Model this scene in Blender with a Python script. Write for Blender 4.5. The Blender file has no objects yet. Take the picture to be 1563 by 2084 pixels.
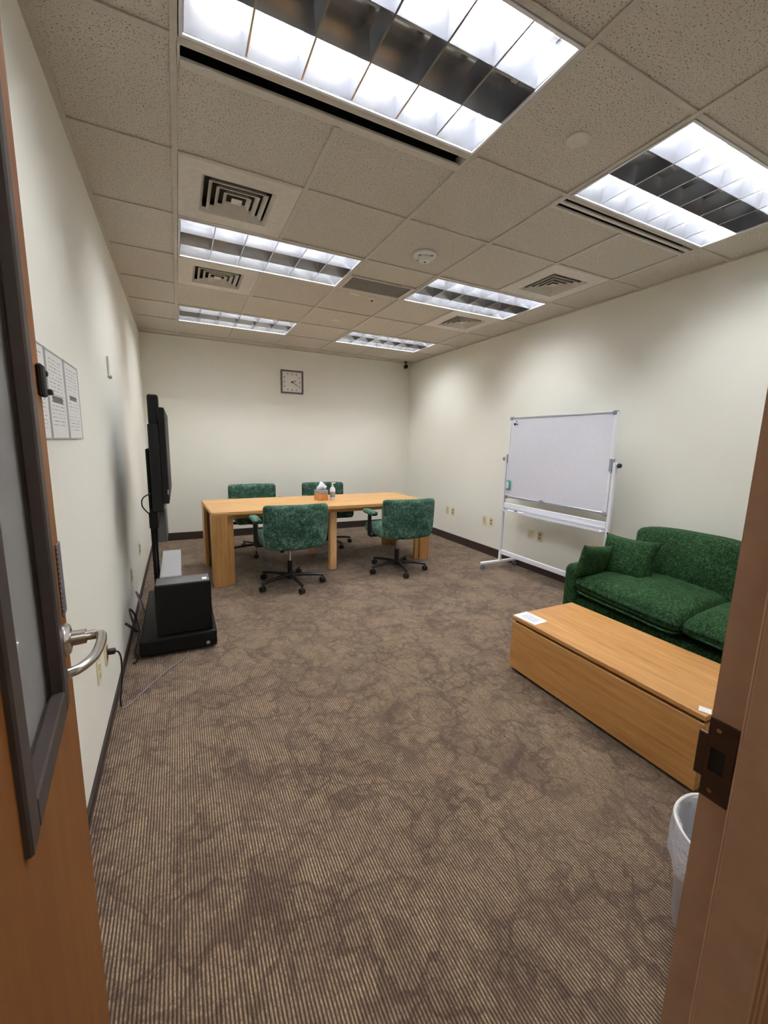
import bpy, bmesh, math, random
from mathutils import Vector, Matrix, noise as mnoise
random.seed(7)
S = bpy.context.scene
COL = S.collection
PI = math.pi

# ------------------------------------------------------------------ camera
CAM = Vector((-.0551, -2.3474, 1.3731))
YAW, PITCH, ROLL, FPX = .461, -.1649, .0234, 840.35
def cam_setup():
    f = Vector((math.sin(YAW)*math.cos(PITCH), math.cos(YAW)*math.cos(PITCH), math.sin(PITCH)))
    r = Vector((math.cos(YAW), -math.sin(YAW), 0)); u = r.cross(f)
    r2 = r*math.cos(ROLL)+u*math.sin(ROLL); u2 = -r*math.sin(ROLL)+u*math.cos(ROLL)
    cd = bpy.data.cameras.new('camera'); cd.sensor_fit = 'HORIZONTAL'; cd.sensor_width = 36
    cd.lens = 36*FPX/1563; cd.clip_start = .01; cd.clip_end = 60
    o = bpy.data.objects.new('camera', cd); COL.objects.link(o)
    m = Matrix((r2, u2, -f)).transposed().to_4x4(); m.translation = CAM
    o.matrix_world = m; S.camera = o
cam_setup()
# ------------------------------------------------------------------ world + exposure
W = bpy.data.worlds.new('world'); S.world = W; W.use_nodes = True
W.node_tree.nodes['Background'].inputs[0].default_value = (.5, .5, .52, 1)
W.node_tree.nodes['Background'].inputs[1].default_value = .02
vs = S.view_settings
vs.view_transform = 'Standard'; vs.look = 'None'; vs.gamma = 1; vs.use_curve_mapping = False
vs.exposure = 1.38
TUBE_STRENGTH = 40.0
CORRIDOR_STRENGTH = 2.3

# ------------------------------------------------------------------ helpers
def lin(r, g, b):
    c = [x/255 for x in (r, g, b)]
    return tuple(x/12.92 if x <= .04045 else ((x+.055)/1.055)**2.4 for x in c)+(1,)
class NT:
    def __init__(s, name):
        s.m = bpy.data.materials.new(name); s.m.use_nodes = True; s.t = s.m.node_tree
        s.b = s.t.nodes['Principled BSDF']; s.out = s.t.nodes['Material Output']
    def n(s, typ, **k):
        o = s.t.nodes.new('ShaderNode'+typ)
        for a, v in k.items(): setattr(o, a, v)
        return o
    def l(s, a, b): s.t.links.new(a, b)
    def coord(s, scale=(1, 1, 1), rot=(0, 0, 0), kind='Object', loc=(0, 0, 0)):
        c = s.n('TexCoord'); m = s.n('Mapping'); s.l(c.outputs[kind], m.inputs[0])
        m.inputs['Scale'].default_value = scale; m.inputs['Rotation'].default_value = rot; m.inputs['Location'].default_value = loc
        return m.outputs[0]
    def noise(s, vec, scale, detail=3, rough=.5, dist=0):
        o = s.n('TexNoise'); s.l(vec, o.inputs['Vector']); o.inputs['Scale'].default_value = scale
        o.inputs['Detail'].default_value = detail; o.inputs['Roughness'].default_value = rough; o.inputs['Distortion'].default_value = dist
        return o
    def ramp(s, fac, stops):
        o = s.n('ValToRGB'); s.l(fac, o.inputs[0]); e = o.color_ramp.elements
        while len(e) < len(stops): e.new(.5)
        for i, (p, c) in enumerate(stops):
            e[i].position = p; e[i].color = c if isinstance(c, tuple) else (c, c, c, 1)
        return o.outputs[0]
    def mix(s, fac, a, b, bt='MIX'):
        o = s.n('Mix', data_type='RGBA', blend_type=bt)
        for i, v in ((0, fac), (6, a), (7, b)):
            if isinstance(v, (int, float)): o.inputs[i].default_value = v
            elif isinstance(v, tuple): o.inputs[i].default_value = v
            else: s.l(v, o.inputs[i])
        return o.outputs[2]
    def math(s, op, a, b=None):
        o = s.n('Math', operation=op)
        for i, v in ((0, a), (1, b)):
            if v is None: continue
            if isinstance(v, (int, float)): o.inputs[i].default_value = v
            else: s.l(v, o.inputs[i])
        return o.outputs[0]
    def bump(s, h, strength=.3, dist=.01):
        o = s.n('Bump'); s.l(h, o.inputs['Height']); o.inputs['Strength'].default_value = strength; o.inputs['Distance'].default_value = dist
        s.l(o.outputs[0], s.b.inputs['Normal'])
    def set(s, **k):
        for a, v in k.items(): s.b.inputs[a.replace('_', ' ')].default_value = v
    def color(s, v):
        if isinstance(v, tuple): s.b.inputs['Base Color'].default_value = v
        else: s.l(v, s.b.inputs['Base Color'])
M = {}
def plain(name, rgb, rough=.5, metal=0, var=.04, nscale=30, spec=.5, bump=0):
    """flat paint / plastic / metal with slight procedural variation"""
    t = NT(name); v = t.coord(); n = t.noise(v, nscale, 3)
    c = lin(*rgb); d = tuple(max(0, x*(1-var*2)) for x in c[:3])+(1,); e = tuple(min(1, x*(1+var)) for x in c[:3])+(1,)
    t.color(t.ramp(n.outputs[0], [(.3, d), (.7, e)])); t.set(Roughness=rough, Metallic=metal)
    t.b.inputs['Specular IOR Level'].default_value = spec
    if bump: t.bump(n.outputs[0], bump, .005)
    M[name] = t.m; return t.m
def wood(name, dark, mid, light, axis='y', rough=.42, scale=1.0):
    t = NT(name)
    k = 38*scale; sc = {'x': (2.2, k, k), 'y': (k, 2.2, k), 'z': (k, k, 2.2)}[axis]
    v = t.coord(sc); n = t.noise(v, 1, 5, .62, .4)
    v2 = t.coord(tuple(x*4.5 for x in sc)); n2 = t.noise(v2, 1, 2, .5)
    v3 = t.coord(tuple(x*.16 for x in sc)); n3 = t.noise(v3, 1, 2, .5)
    c = t.ramp(n.outputs[0], [(.28, lin(*dark)), (.5, lin(*mid)), (.74, lin(*light))])
    c = t.mix(t.ramp(n2.outputs[0], [(.35, .3), (.6, 0.0)]), c, lin(*dark))
    c = t.mix(t.ramp(n3.outputs[0], [(.3, .25), (.7, 0.0)]), c, lin(*dark))
    t.color(c); t.set(Roughness=rough); t.bump(n2.outputs[0], .08, .002)
    M[name] = t.m; return t.m
def velvet(name, dark, mid, light, scale=55, sheen=.6, big=.38):
    t = NT(name); v = t.coord()
    n = t.noise(v, scale, 6, .7, .6); n2 = t.noise(v, scale*.14, 3, .6, 1.2); n3 = t.noise(v, 600, 2)
    a = t.math('ADD', t.math('MULTIPLY', n.outputs[0], 1-big), t.math('MULTIPLY', n2.outputs[0], big))
    t.color(t.ramp(a, [(.36, lin(*dark)), (.5, lin(*mid)), (.66, lin(*light))]))
    t.set(Roughness=.85, Sheen_Weight=sheen, Sheen_Roughness=.45, Sheen_Tint=lin(*light)); t.b.inputs['Specular IOR Level'].default_value = .15
    t.bump(t.math('ADD', n.outputs[0], t.math('MULTIPLY', n3.outputs[0], .3)), .35, .004)
    M[name] = t.m; return t.m
def make_materials():
    t = NT('wall_paint'); v = t.coord(); n = t.noise(v, 240, 2); n2 = t.noise(v, 1.2, 3)
    t.color(t.ramp(n2.outputs[0], [(.3, lin(237, 235, 223)), (.7, lin(241, 239, 228))])); t.set(Roughness=.75); t.bump(n.outputs[0], .06, .002); M['wall'] = t.m
    # carpet: ribbed stripes along y, broken by dark branching blotches
    t = NT('carpet'); v = t.coord()
    sx = t.n('SeparateXYZ'); t.l(v, sx.inputs[0])
    jit = t.noise(t.coord((60, 9, 1)), 1, 3)
    ph = t.math('ADD', t.math('MULTIPLY', sx.outputs[0], 2*PI/.0096), t.math('MULTIPLY', jit.outputs[0], 3.0))
    st = t.math('MULTIPLY', t.math('ADD', t.math('SINE', ph), 1), .5)
    warp = t.noise(v, 5, 5, .62); wv = t.n('VectorMath', operation='MULTIPLY_ADD')
    t.l(warp.outputs[1], wv.inputs[0]); wv.inputs[1].default_value = (.42, .42, 0); t.l(v, wv.inputs[2])
    vo = t.n('TexVoronoi', feature='DISTANCE_TO_EDGE'); t.l(wv.outputs[0], vo.inputs['Vector']); vo.inputs['Scale'].default_value = 5.2
    wv2 = t.n('VectorMath', operation='MULTIPLY_ADD'); warp2 = t.noise(v, 13, 5, .75)
    t.l(warp2.outputs[1], wv2.inputs[0]); wv2.inputs[1].default_value = (.2, .2, 0); t.l(v, wv2.inputs[2])
    vo2 = t.n('TexVoronoi', feature='DISTANCE_TO_EDGE'); t.l(wv2.outputs[0], vo2.inputs['Vector']); vo2.inputs['Scale'].default_value = 12
    gate = t.noise(v, 3.1, 5, .68)
    vein = t.ramp(vo.outputs[0], [(0, 1.0), (.03, .85), (.085, 0.0)])
    vein2 = t.ramp(vo2.outputs[0], [(0, 1.0), (.04, .7), (.11, 0.0)])
    blot = t.ramp(gate.outputs[0], [(.50, 0.0), (.60, .9)])
    fl = t.noise(t.coord((260, 95, 1)), 1, 3, .75)
    dk = t.math('MAXIMUM', t.math('MULTIPLY', vein, t.ramp(gate.outputs[0], [(.36, .35), (.56, 1.0)])), t.math('MULTIPLY', vein2, t.ramp(gate.outputs[0], [(.36, .2), (.58, .95)])))
    dk = t.math('MAXIMUM', dk, t.math('MULTIPLY', blot, .5))
    dk = t.math('MULTIPLY', dk, t.ramp(fl.outputs[0], [(.34, .2), (.58, 1.0)]))
    tan = t.mix(t.ramp(t.noise(v, 5, 3).outputs[0], [(.35, 0.0), (.65, 1.0)]), lin(184, 159, 127), lin(170, 145, 118))
    gro = lin(84, 68, 57)
    hi = t.math('MULTIPLY', t.ramp(st, [(.28, 0.0), (.78, 1.0)]), t.ramp(fl.outputs[0], [(.33, .15), (.6, 1.0)]))
    base = t.mix(hi, gro, tan)
    drk = t.mix(t.math('MULTIPLY', hi, .5), lin(62, 47, 42), lin(98, 76, 66))
    t.color(t.mix(t.math('MULTIPLY', dk, 1.0), base, drk)); t.set(Roughness=.95, Sheen_Weight=.15); t.b.inputs['Specular IOR Level'].default_value = .1
    t.bump(t.math('ADD', st, fl.outputs[0]), .5, .004); M['carpet'] = t.m
    # ceiling tile: pinholes and fissures
    t = NT('ceiling_tile'); oi = t.n('ObjectInfo'); c = t.n('TexCoord'); ad = t.n('VectorMath', operation='MULTIPLY_ADD')
    cx = t.n('CombineXYZ'); t.l(oi.outputs['Random'], cx.inputs[0]); t.l(oi.outputs['Random'], cx.inputs[1])
    t.l(cx.outputs[0], ad.inputs[0]); ad.inputs[1].default_value = (37, 91, 0); t.l(c.outputs['Object'], ad.inputs[2])
    n = t.noise(ad.outputs[0], 165, 2, .5); n2 = t.noise(ad.outputs[0], 60, 3, .6)
    hole = t.ramp(n.outputs[0], [(.345, 1.0), (.40, 0.0)]); fis = t.ramp(n2.outputs[0], [(.27, .5), (.32, 0.0)])
    h = t.math('MAXIMUM', hole, fis)
    t.color(t.mix(h, lin(212, 204, 192), lin(112, 104, 94))); t.set(Roughness=.9); t.bump(t.math('SUBTRACT', 1, h), .5, .004); M['tile'] = t.m
    plain('grid_white', (206, 198, 186), .5); plain('vent_white', (222, 214, 204), .5); plain('slot_black', (14, 12, 12), .6)
    plain('plenum', (70, 66, 62), .9); plain('baseboard', (52, 38, 32), .55); plain('wall_plate', (226, 214, 178), .4); plain('socket', (206, 190, 150), .45); plain('socket_brown', (170, 122, 84), .45)
    plain('dark', (22, 20, 20), .6); plain('sleeve_grey', (186, 184, 182), .5); plain('print_pale', (206, 208, 214), .7)
    t = NT('louver_aluminium'); n = t.noise(t.coord(), 12, 2); t.color(t.ramp(n.outputs[0], [(.3, lin(186, 187, 192)), (.7, lin(196, 197, 202))])); t.set(Metallic=.93, Roughness=.2); M['louver'] = t.m
    plain('steel_white', (232, 232, 236), .35, var=.01)
    t = NT('tube_lit'); t.set(Emission_Strength=TUBE_STRENGTH, Emission_Color=(.96, .985, 1.0, 1), Base_Color=(.9, .9, .9, 1)); M['tube_lit'] = t.m
    plain('tube_off', (214, 214, 208), .25)
    t = NT('corridor_fill_lens'); t.set(Emission_Strength=CORRIDOR_STRENGTH, Emission_Color=(1, .88, .74, 1)); M['corridor_fill_lens'] = t.m
    wood('oak_x', (170, 122, 66), (201, 153, 94), (222, 178, 120), 'x'); wood('oak_y', (166, 112, 56), (194, 142, 80), (210, 162, 102), 'y'); wood('oak_z', (158, 110, 58), (186, 138, 80), (206, 160, 102), 'z')
    wood('oak_light', (196, 146, 92), (222, 176, 122), (236, 196, 146), 'z'); wood('door_wood', (122, 70, 16), (136, 80, 20), (150, 94, 30), 'z', .5, .5)
    velvet('chair_velvet', (24, 46, 38), (54, 88, 73), (124, 152, 136), 60); velvet('sofa_velvet', (15, 34, 17), (32, 60, 32), (70, 104, 68), 85, .4, .16)
    plain('chair_black', (20, 19, 20), .4); plain('caster_black', (26, 25, 26), .5); plain('chrome', (200, 200, 200), .15, 1, .01)
    plain('satin_steel', (206, 203, 198), .27, 1, .03); plain('dark_bronze', (70, 60, 57), .5, .1); plain('jamb_paint', (196, 160, 133), .38); plain('strike_bronze', (84, 66, 56), .4, .6)
    plain('tv_black', (21, 21, 24), .45, spec=.3); plain('tv_screen', (14, 14, 16), .5, spec=.2); plain('cart_black', (9, 9, 10), .55, spec=.25); plain('cart_grey', (92, 90, 92), .4); plain('shelf_grey', (150, 150, 152), .3)
    plain('board_white', (226, 226, 236), .22, var=.01); plain('alu', (186, 190, 196), .35, .7, .02); plain('frame_white', (232, 232, 238), .35, var=.01); plain('corner_grey', (140, 146, 156), .5)
    plain('teal', (96, 176, 168), .6); plain('paper', (238, 238, 236), .8, var=.01); plain('red', (170, 50, 44), .5); plain('white_plastic', (232, 230, 226), .4, var=.01); plain('grey_plastic', (120, 122, 132), .5, var=.1)
    plain('clock_frame', (100, 92, 86), .5); plain('clock_face', (232, 226, 218), .6, var=.01); plain('cable_black', (28, 26, 27), .5); plain('cable_grey', (120, 112, 116), .5); plain('copper', (206, 140, 86), .4, .2, .1); plain('tissue', (228, 234, 242), .9, var=.02)
    t = NT('grille_grey'); v = t.coord((1, 1, 1)); ck = t.n('TexChecker'); t.l(v, ck.inputs[0]); ck.inputs['Scale'].default_value = 160
    t.color(t.mix(ck.outputs[1], lin(96, 92, 86), lin(130, 124, 114))); t.set(Roughness=.7); M['grille_grey'] = t.m
    t = NT('ribbed_plate'); wv = t.n('TexWave'); t.l(t.coord((1, 1, 1), (0, .6, 0)), wv.inputs[0]); wv.inputs['Scale'].default_value = 60; wv.inputs['Distortion'].default_value = 3
    t.color(t.mix(wv.outputs[1], lin(84, 80, 86), lin(150, 146, 154))); t.set(Roughness=.4, Metallic=.3); M['ribbed_plate'] = t.m
    t = NT('bag_film'); n = t.noise(t.coord(), 18, 4, .6, 1); t.color(lin(226, 226, 236)); t.set(Roughness=.25, Alpha=.72); t.b.inputs['Subsurface Weight'].default_value = 0; t.bump(n.outputs[0], .8, .02); M['bag'] = t.m
    t = NT('bin_plastic'); n = t.noise(t.coord(), 8, 2); t.color(t.ramp(n.outputs[0], [(.3, lin(176, 172, 178)), (.7, lin(190, 186, 190))])); t.set(Roughness=.4); M['bin'] = t.m
    # door glass: transparent pane with fresnel mirror coat; diffuse white paints in reflected haze
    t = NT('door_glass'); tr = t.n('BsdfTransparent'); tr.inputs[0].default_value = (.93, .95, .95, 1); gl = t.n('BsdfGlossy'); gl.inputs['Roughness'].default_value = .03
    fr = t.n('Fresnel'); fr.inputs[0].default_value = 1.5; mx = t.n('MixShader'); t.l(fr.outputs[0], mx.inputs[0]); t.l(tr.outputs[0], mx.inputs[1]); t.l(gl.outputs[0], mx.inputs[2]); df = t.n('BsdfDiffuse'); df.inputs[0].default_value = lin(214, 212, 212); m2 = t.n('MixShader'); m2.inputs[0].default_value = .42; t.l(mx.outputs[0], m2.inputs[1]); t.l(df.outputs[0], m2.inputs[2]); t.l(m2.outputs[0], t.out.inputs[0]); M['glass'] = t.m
    # printed notices: rows of small grey type
    for nm, bar in (('notice_plain', False), ('notice_bar', True), ('notice_mixed', None)):
        t = NT(nm); v = t.coord(); sp = t.n('SeparateXYZ'); t.l(v, sp.inputs[0])
        row = t.math('SINE', t.math('MULTIPLY', sp.outputs[2], 2*PI/.0125)); rm = t.ramp(row, [(.55, 0.0), (.65, 1.0)])
        wn = t.noise(t.coord((1, 95, 40)), 1, 2); wm = t.ramp(wn.outputs[0], [(.46, 0.0), (.52, 1.0)])
        bk = t.noise(t.coord((0, 0, 16), loc=(0, 0, {False: 0, True: 3.3, None: 7.1}[bar])), 1, 1); bm_ = t.ramp(bk.outputs[0], [(.4, 0.0), (.44, 1.0)])
        edge = t.math('LESS_THAN', t.math('ABSOLUTE', sp.outputs[1]), .085); ez = t.math('LESS_THAN', t.math('ABSOLUTE', sp.outputs[2]), .12)
        ink = t.math('MULTIPLY', t.math('MULTIPLY', rm, wm), t.math('MULTIPLY', bm_, t.math('MULTIPLY', edge, ez)))
        c = t.mix(t.math('MULTIPLY', ink, .6), lin(226, 225, 221), lin(80, 78, 78))
        if bar is not False:
            z0, hh, yy = (.012, .011, .07) if bar else (-.012, .008, .06)
            b1 = t.math('LESS_THAN', t.math('ABSOLUTE', t.math('ADD', sp.outputs[2], z0)), hh); b2 = t.math('LESS_THAN', t.math('ABSOLUTE', sp.outputs[1]), yy)
            c = t.mix(t.math('MULTIPLY', t.math('MULTIPLY', b1, b2), .85), c, lin(60, 58, 58))
        t.color(c); t.set(Roughness=.8); M[nm] = t.m
make_materials()

class MB:
    """collects simple shapes into one mesh"""
    def __init__(s): s.bm = bmesh.new()
    def box(s, x0, x1, y0, y1, z0, z1, bev=0, seg=2, mat=None):
        r = bmesh.ops.create_cube(s.bm, size=1); vs_ = r['verts']
        for v in vs_: v.co = Vector(((x0+x1)/2+v.co.x*(x1-x0), (y0+y1)/2+v.co.y*(y1-y0), (z0+z1)/2+v.co.z*(z1-z0)))
        if bev:
            es = list({e for v in vs_ for e in v.link_edges})
            g = bmesh.ops.bevel(s.bm, geom=es, offset=bev, segments=seg, affect='EDGES', profile=.5)
            vs_ = list({v for f in g['faces'] for v in f.verts} | {v for v in vs_ if v.is_valid})
        if mat is not None:
            for v in vs_: v.co = mat @ v.co
        return s
    def cyl(s, p0, p1, r0, r1=None, n=16, cap=True):
        p0 = Vector(p0); p1 = Vector(p1); r1 = r0 if r1 is None else r1; d = (p1-p0).normalized()
        a = d.orthogonal().normalized(); b = d.cross(a)
        A = [s.bm.verts.new(p0+(a*math.cos(2*PI*i/n)+b*math.sin(2*PI*i/n))*r0) for i in range(n)]
        B = [s.bm.verts.new(p1+(a*math.cos(2*PI*i/n)+b*math.sin(2*PI*i/n))*r1) for i in range(n)]
        for i in range(n): s.bm.faces.new((A[i], A[(i+1) % n], B[(i+1) % n], B[i]))
        if cap: s.bm.faces.new(A[::-1]); s.bm.faces.new(B)
        return s
    def tube(s, pts, r, n=8, flat=1.0):
        pts = [Vector(p) for p in pts]; rings = []; up = None
        for i, p in enumerate(pts):
            d = (pts[min(i+1, len(pts)-1)]-pts[max(i-1, 0)]).normalized()
            a = d.orthogonal().normalized() if up is None else (up-d*up.dot(d)).normalized(); up = a; b = d.cross(a)
            rr = r[i] if isinstance(r, (list, tuple)) else r
            rings.append([s.bm.verts.new(p+a*math.cos(2*PI*k/n)*rr+b*math.sin(2*PI*k/n)*rr*flat) for k in range(n)])
        for A, B in zip(rings, rings[1:]):
            for k in range(n): s.bm.faces.new((A[k], A[(k+1) % n], B[(k+1) % n], B[k]))
        s.bm.faces.new(rings[0][::-1]); s.bm.faces.new(rings[-1]); return s
    def lathe(s, prof, c=(0, 0, 0), n=28, wob=None):
        rings = []
        for j, (r, z) in enumerate(prof):
            rings.append([s.bm.verts.new((c[0]+(r+(wob(k*2*PI/n, j) if wob else 0))*math.cos(2*PI*k/n), c[1]+(r+(wob(k*2*PI/n, j) if wob else 0))*math.sin(2*PI*k/n), c[2]+z)) for k in range(n)])
        for A, B in zip(rings, rings[1:]):
            for k in range(n): s.bm.faces.new((A[k], A[(k+1) % n], B[(k+1) % n], B[k]))
        if prof[0][0] > 1e-4: s.bm.faces.new(rings[0][::-1])
        return s
    def prism(s, poly, z0, z1, axis='z'):
        f = {'z': lambda a, b, c: (a, b, c), 'x': lambda a, b, c: (c, a, b), 'y': lambda a, b, c: (a, c, b)}[axis]
        A = [s.bm.verts.new(f(a, b, z0)) for a, b in poly]; B = [s.bm.verts.new(f(a, b, z1)) for a, b in poly]; n = len(poly)
        for i in range(n): s.bm.faces.new((A[i], A[(i+1) % n], B[(i+1) % n], B[i]))
        s.bm.faces.new(A[::-1]); s.bm.faces.new(B); return s
    def rbox(s, size, r, c=(0, 0, 0), nin=4, na=4, fn=None):
        """rounded soft box; fn(u,v,w,p) -> p reshapes it"""
        ax = []
        for k in range(3):
            h = size[k]/2; q = min(r, h*.999)
            L_ = [-h+q*(1-math.cos(i/na*PI/2)) for i in range(na)] + [-h+q+(2*h-2*q)*i/nin for i in range(nin+1)] + [h-q*(1-math.cos(i/na*PI/2)) for i in range(na-1, -1, -1)]
            ax.append(L_)
        vd = {}
        def vert(i, j, k):
            key = (i, j, k)
            if key not in vd:
                p = Vector((ax[0][i], ax[1][j], ax[2][k])); h = [x/2 for x in size]; u = [p[a]/h[a] for a in range(3)]
                q = Vector([max(-(h[a]-min(r, h[a]*.999)), min(h[a]-min(r, h[a]*.999), p[a])) for a in range(3)]); d = p-q
                if d.length > 1e-9: p = q+d.normalized()*min(r, min(h)*.999)
                if fn: p = fn(u[0], u[1], u[2], p)
                vd[key] = s.bm.verts.new(p+Vector(c))
            return vd[key]
        n = [len(a)-1 for a in ax]
        for i in range(n[0]):
            for j in range(n[1]):
                s.bm.faces.new((vert(i, j, 0), vert(i, j+1, 0), vert(i+1, j+1, 0), vert(i+1, j, 0))); s.bm.faces.new((vert(i, j, n[2]), vert(i+1, j, n[2]), vert(i+1, j+1, n[2]), vert(i, j+1, n[2])))
        for i in range(n[0]):
            for k in range(n[2]):
                s.bm.faces.new((vert(i, 0, k), vert(i+1, 0, k), vert(i+1, 0, k+1), vert(i, 0, k+1))); s.bm.faces.new((vert(i, n[1], k), vert(i, n[1], k+1), vert(i+1, n[1], k+1), vert(i+1, n[1], k)))
        for j in range(n[1]):
            for k in range(n[2]):
                s.bm.faces.new((vert(0, j, k), vert(0, j, k+1), vert(0, j+1, k+1), vert(0, j+1, k))); s.bm.faces.new((vert(n[0], j, k), vert(n[0], j+1, k), vert(n[0], j+1, k+1), vert(n[0], j, k+1)))
        return s
    def xform(s, m):
        bmesh.ops.transform(s.bm, matrix=m, verts=s.bm.verts); return s
    def mesh(s, name, mat, smooth=False):
        bmesh.ops.recalc_face_normals(s.bm, faces=s.bm.faces)
        me = bpy.data.meshes.new(name); s.bm.to_mesh(me); s.bm.free()
        me.materials.append(M[mat] if isinstance(mat, str) else mat)
        if smooth:
            for p in me.polygons: p.use_smooth = True
            if smooth != 'all': me.set_sharp_from_angle(angle=math.radians(38))
        return me
    def build(s, name, mat, parent=None, smooth=False, loc=None, rot=None):
        return link(name, s.mesh(name, mat, smooth), parent, loc, rot)
def link(name, me, parent=None, loc=None, rot=None):
    o = bpy.data.objects.new(name, me); COL.objects.link(o); o.parent = parent
    if loc: o.location = loc
    if rot: o.rotation_euler = rot
    return o
def tag(o, label=None, cat=None, group=None, kind=None):
    for k, v in (('label', label), ('category', cat), ('group', group), ('kind', kind)):
        if v: o[k] = v
    return o
def thing(name, label, cat, loc=(0, 0, 0), rz=0, group=None, kind=None):
    o = link(name, None, None, loc, (0, 0, rz)); return tag(o, label, cat, group, kind)
def copy_tree(o, parent=None):
    c = o.copy(); COL.objects.link(c); c.parent = parent
    for ch in list(o.children): copy_tree(ch, c)
    return c
def struct(o, label, cat): return tag(o, label, cat, kind='structure')
def bez(pts, n=10):
    """smooth path through points (Catmull-Rom)"""
    P = [Vector(p) for p in pts]; P = [P[0]*2-P[1]]+P+[P[-1]*2-P[-2]]; out = []
    for i in range(1, len(P)-2):
        for k in range(n):
            t = k/n; a, b, c, d = P[i-1:i+3]
            out.append(.5*((2*b)+(c-a)*t+(2*a-5*b+4*c-d)*t*t+(3*b-a-3*c+d)*t**3))
    out.append(P[-2]); return out

# ------------------------------------------------------------------ room shell
XL, XR, YB, YF, H, G = -.4215, 3.436, 3.839, -2.11, 2.665, .6096
YC = -4.0                                    # far side of the corridor behind the camera
HT = 3.0
def shell():
    struct(MB().box(-2.2, 3.6, YC-.1, 4.0, -.1, 0).build('floor', 'carpet'), 'brown striped carpet with dark branching blotches across the floor', 'floor')
    struct(MB().box(XL-.12, XL, YF, YB+.12, 0, HT).build('wall_left', 'wall'), 'long cream wall behind the media cart and notices', 'wall')
    struct(MB().box(XR, XR+.12, YF-.14, YB+.12, 0, HT).build('wall_right', 'wall'), 'long cream wall behind the whiteboard and sofa', 'wall')
    struct(MB().box(XL, XR, YB, YB+.12, 0, HT).build('wall_back', 'wall'), 'short cream end wall carrying the square clock', 'wall')
    struct(MB().box(-2.2, -.31, YF-.14, YF, 0, HT).box(.59, XR, YF-.14, YF, 0, HT).box(-.31, .59, YF-.14, YF, 2.19, HT).build('wall_front', 'wall'), 'wall around the open doorway beside the camera', 'wall')
    struct(MB().box(-2.3, -2.2, YC, YF-.14, 0, HT).box(3.5, 3.6, YC, YF-.14, 0, HT).box(-2.3, 3.6, YC-.1, YC, 0, HT).build('wall_corridor', 'wall'), 'corridor wall outside the doorway', 'wall')
    for nm, a, lab in (('baseboard_left', (XL, XL+.012, YF, YB), 'long dark brown rubber baseboard under the notices wall'), ('baseboard_right', (XR-.012, XR, YF, YB), 'long dark brown rubber baseboard behind whiteboard and sofa'), ('baseboard_back', (XL+.012, XR-.012, YB-.012, YB), 'dark brown rubber baseboard under the clock wall')):
        struct(MB().box(*a, 0, .04 if nm == 'baseboard_left' else .105, .003, 1).build(nm, 'baseboard'), lab, 'baseboard')
shell()
LIGHTS = [(0, -2), (0, 1), (0, 4), (3, -2), (3, 1), (3, 4)]
VENTS = [(0, 0), (0, 2), (4, 0), (4, 2)]
def ceiling():
    c = struct(MB().box(XL-.12, XR+.12, YF-.14, YB+.12, HT-.1, HT).build('ceiling', 'plenum'), 'suspended ceiling of speckled tiles in a white grid', 'ceiling')
    xs = [XL]+[i*G for i in range(6)]+[XR]; ys = [YF]+[k*G for k in range(-3, 7)]+[YB]
    skip = set()
    for i, k in LIGHTS: skip |= {(i, k), (i+1, k)}
    for v in VENTS: skip.add(v)
    cache = {}
    for a in range(len(xs)-1):
        for b in range(len(ys)-1):
            i, k = a-1, b-4
            if (i, k) in skip: continue
            x0, x1, y0, y1 = xs[a], xs[a+1], ys[b], ys[b+1]
            if k == -1 and i in (0, 1, 3, 4): y0 += .115          # beside a slot diffuser the tile is cut
            if (i, k) == (2, 1): y1 = .915                        # half tile next to the return grille
            sx, sy = round(x1-x0-.008, 4), round(y1-y0-.008, 4)
            if (sx, sy) not in cache: cache[sx, sy] = MB().box(-sx/2, sx/2, -sy/2, sy/2, 0, .016, .0025, 1).mesh('ceiling_tile', 'tile')
            link('ceiling_tile', cache[sx, sy], c, ((x0+x1)/2, (y0+y1)/2, H+.007))
    w = .012
    def tee(x0, x1, y0, y1): MB().box(x0, x1, y0, y1, H, H+.006, .0012, 1).box((x0+x1)/2-(.002 if x1-x0 < .1 else (x1-x0)/2), (x0+x1)/2+(.002 if x1-x0 < .1 else (x1-x0)/2), (y0+y1)/2-(.002 if y1-y0 < .1 else (y1-y0)/2), (y0+y1)/2+(.002 if y1-y0 < .1 else (y1-y0)/2), H+.006, H+.038).build('grid_bar', 'grid_white', c)
    for i in range(6):
        if i in (1, 4):
            cuts = sorted(k for (l, k) in LIGHTS if l == i-1); y = YF
            for k in cuts: tee(i*G-w, i*G+w, y, k*G-w); y = (k+1)*G+(w if k > -2 else .118)
            tee(i*G-w, i*G+w, y, YB)
        else: tee(i*G-w, i*G+w, YF, YB)
    for k in range(-3, 7):
        for a in range(len(xs)-1):
            tee(xs[a]+(w if a else 0), xs[a+1]-(w if a < len(xs)-2 else 0), k*G-w, k*G+w) if a in (0, 3, len(xs)-2) else None
        for a in (1, 4):     # longer cross bars over two modules where no runner splits them
            i = a-1
            if (i, k) in LIGHTS or (i, k-1) in LIGHTS: tee(xs[a]+w, xs[a+2]-w, k*G-w, k*G+w)
            else:
                for q in (a, a+1): tee(xs[q]+w, xs[q+1]-w, k*G-w, k*G+w)
    for a in ((XL, XL+.022, YF, YB), (XR-.022, XR, YF, YB)): MB().box(*a, H-.001, H+.006).build('wall_angle', 'grid_white', c)
    MB().box(XL+.022, XR-.022, YB-.022, YB, H-.001, H+.006).build('wall_angle', 'grid_white', c)
    struct(MB().box(-2.3, 3.6, YC, YF-.14, 2.6, 2.7).build('ceiling_corridor', 'wall'), 'corridor ceiling outside the doorway', 'ceiling')
ceiling()

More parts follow.
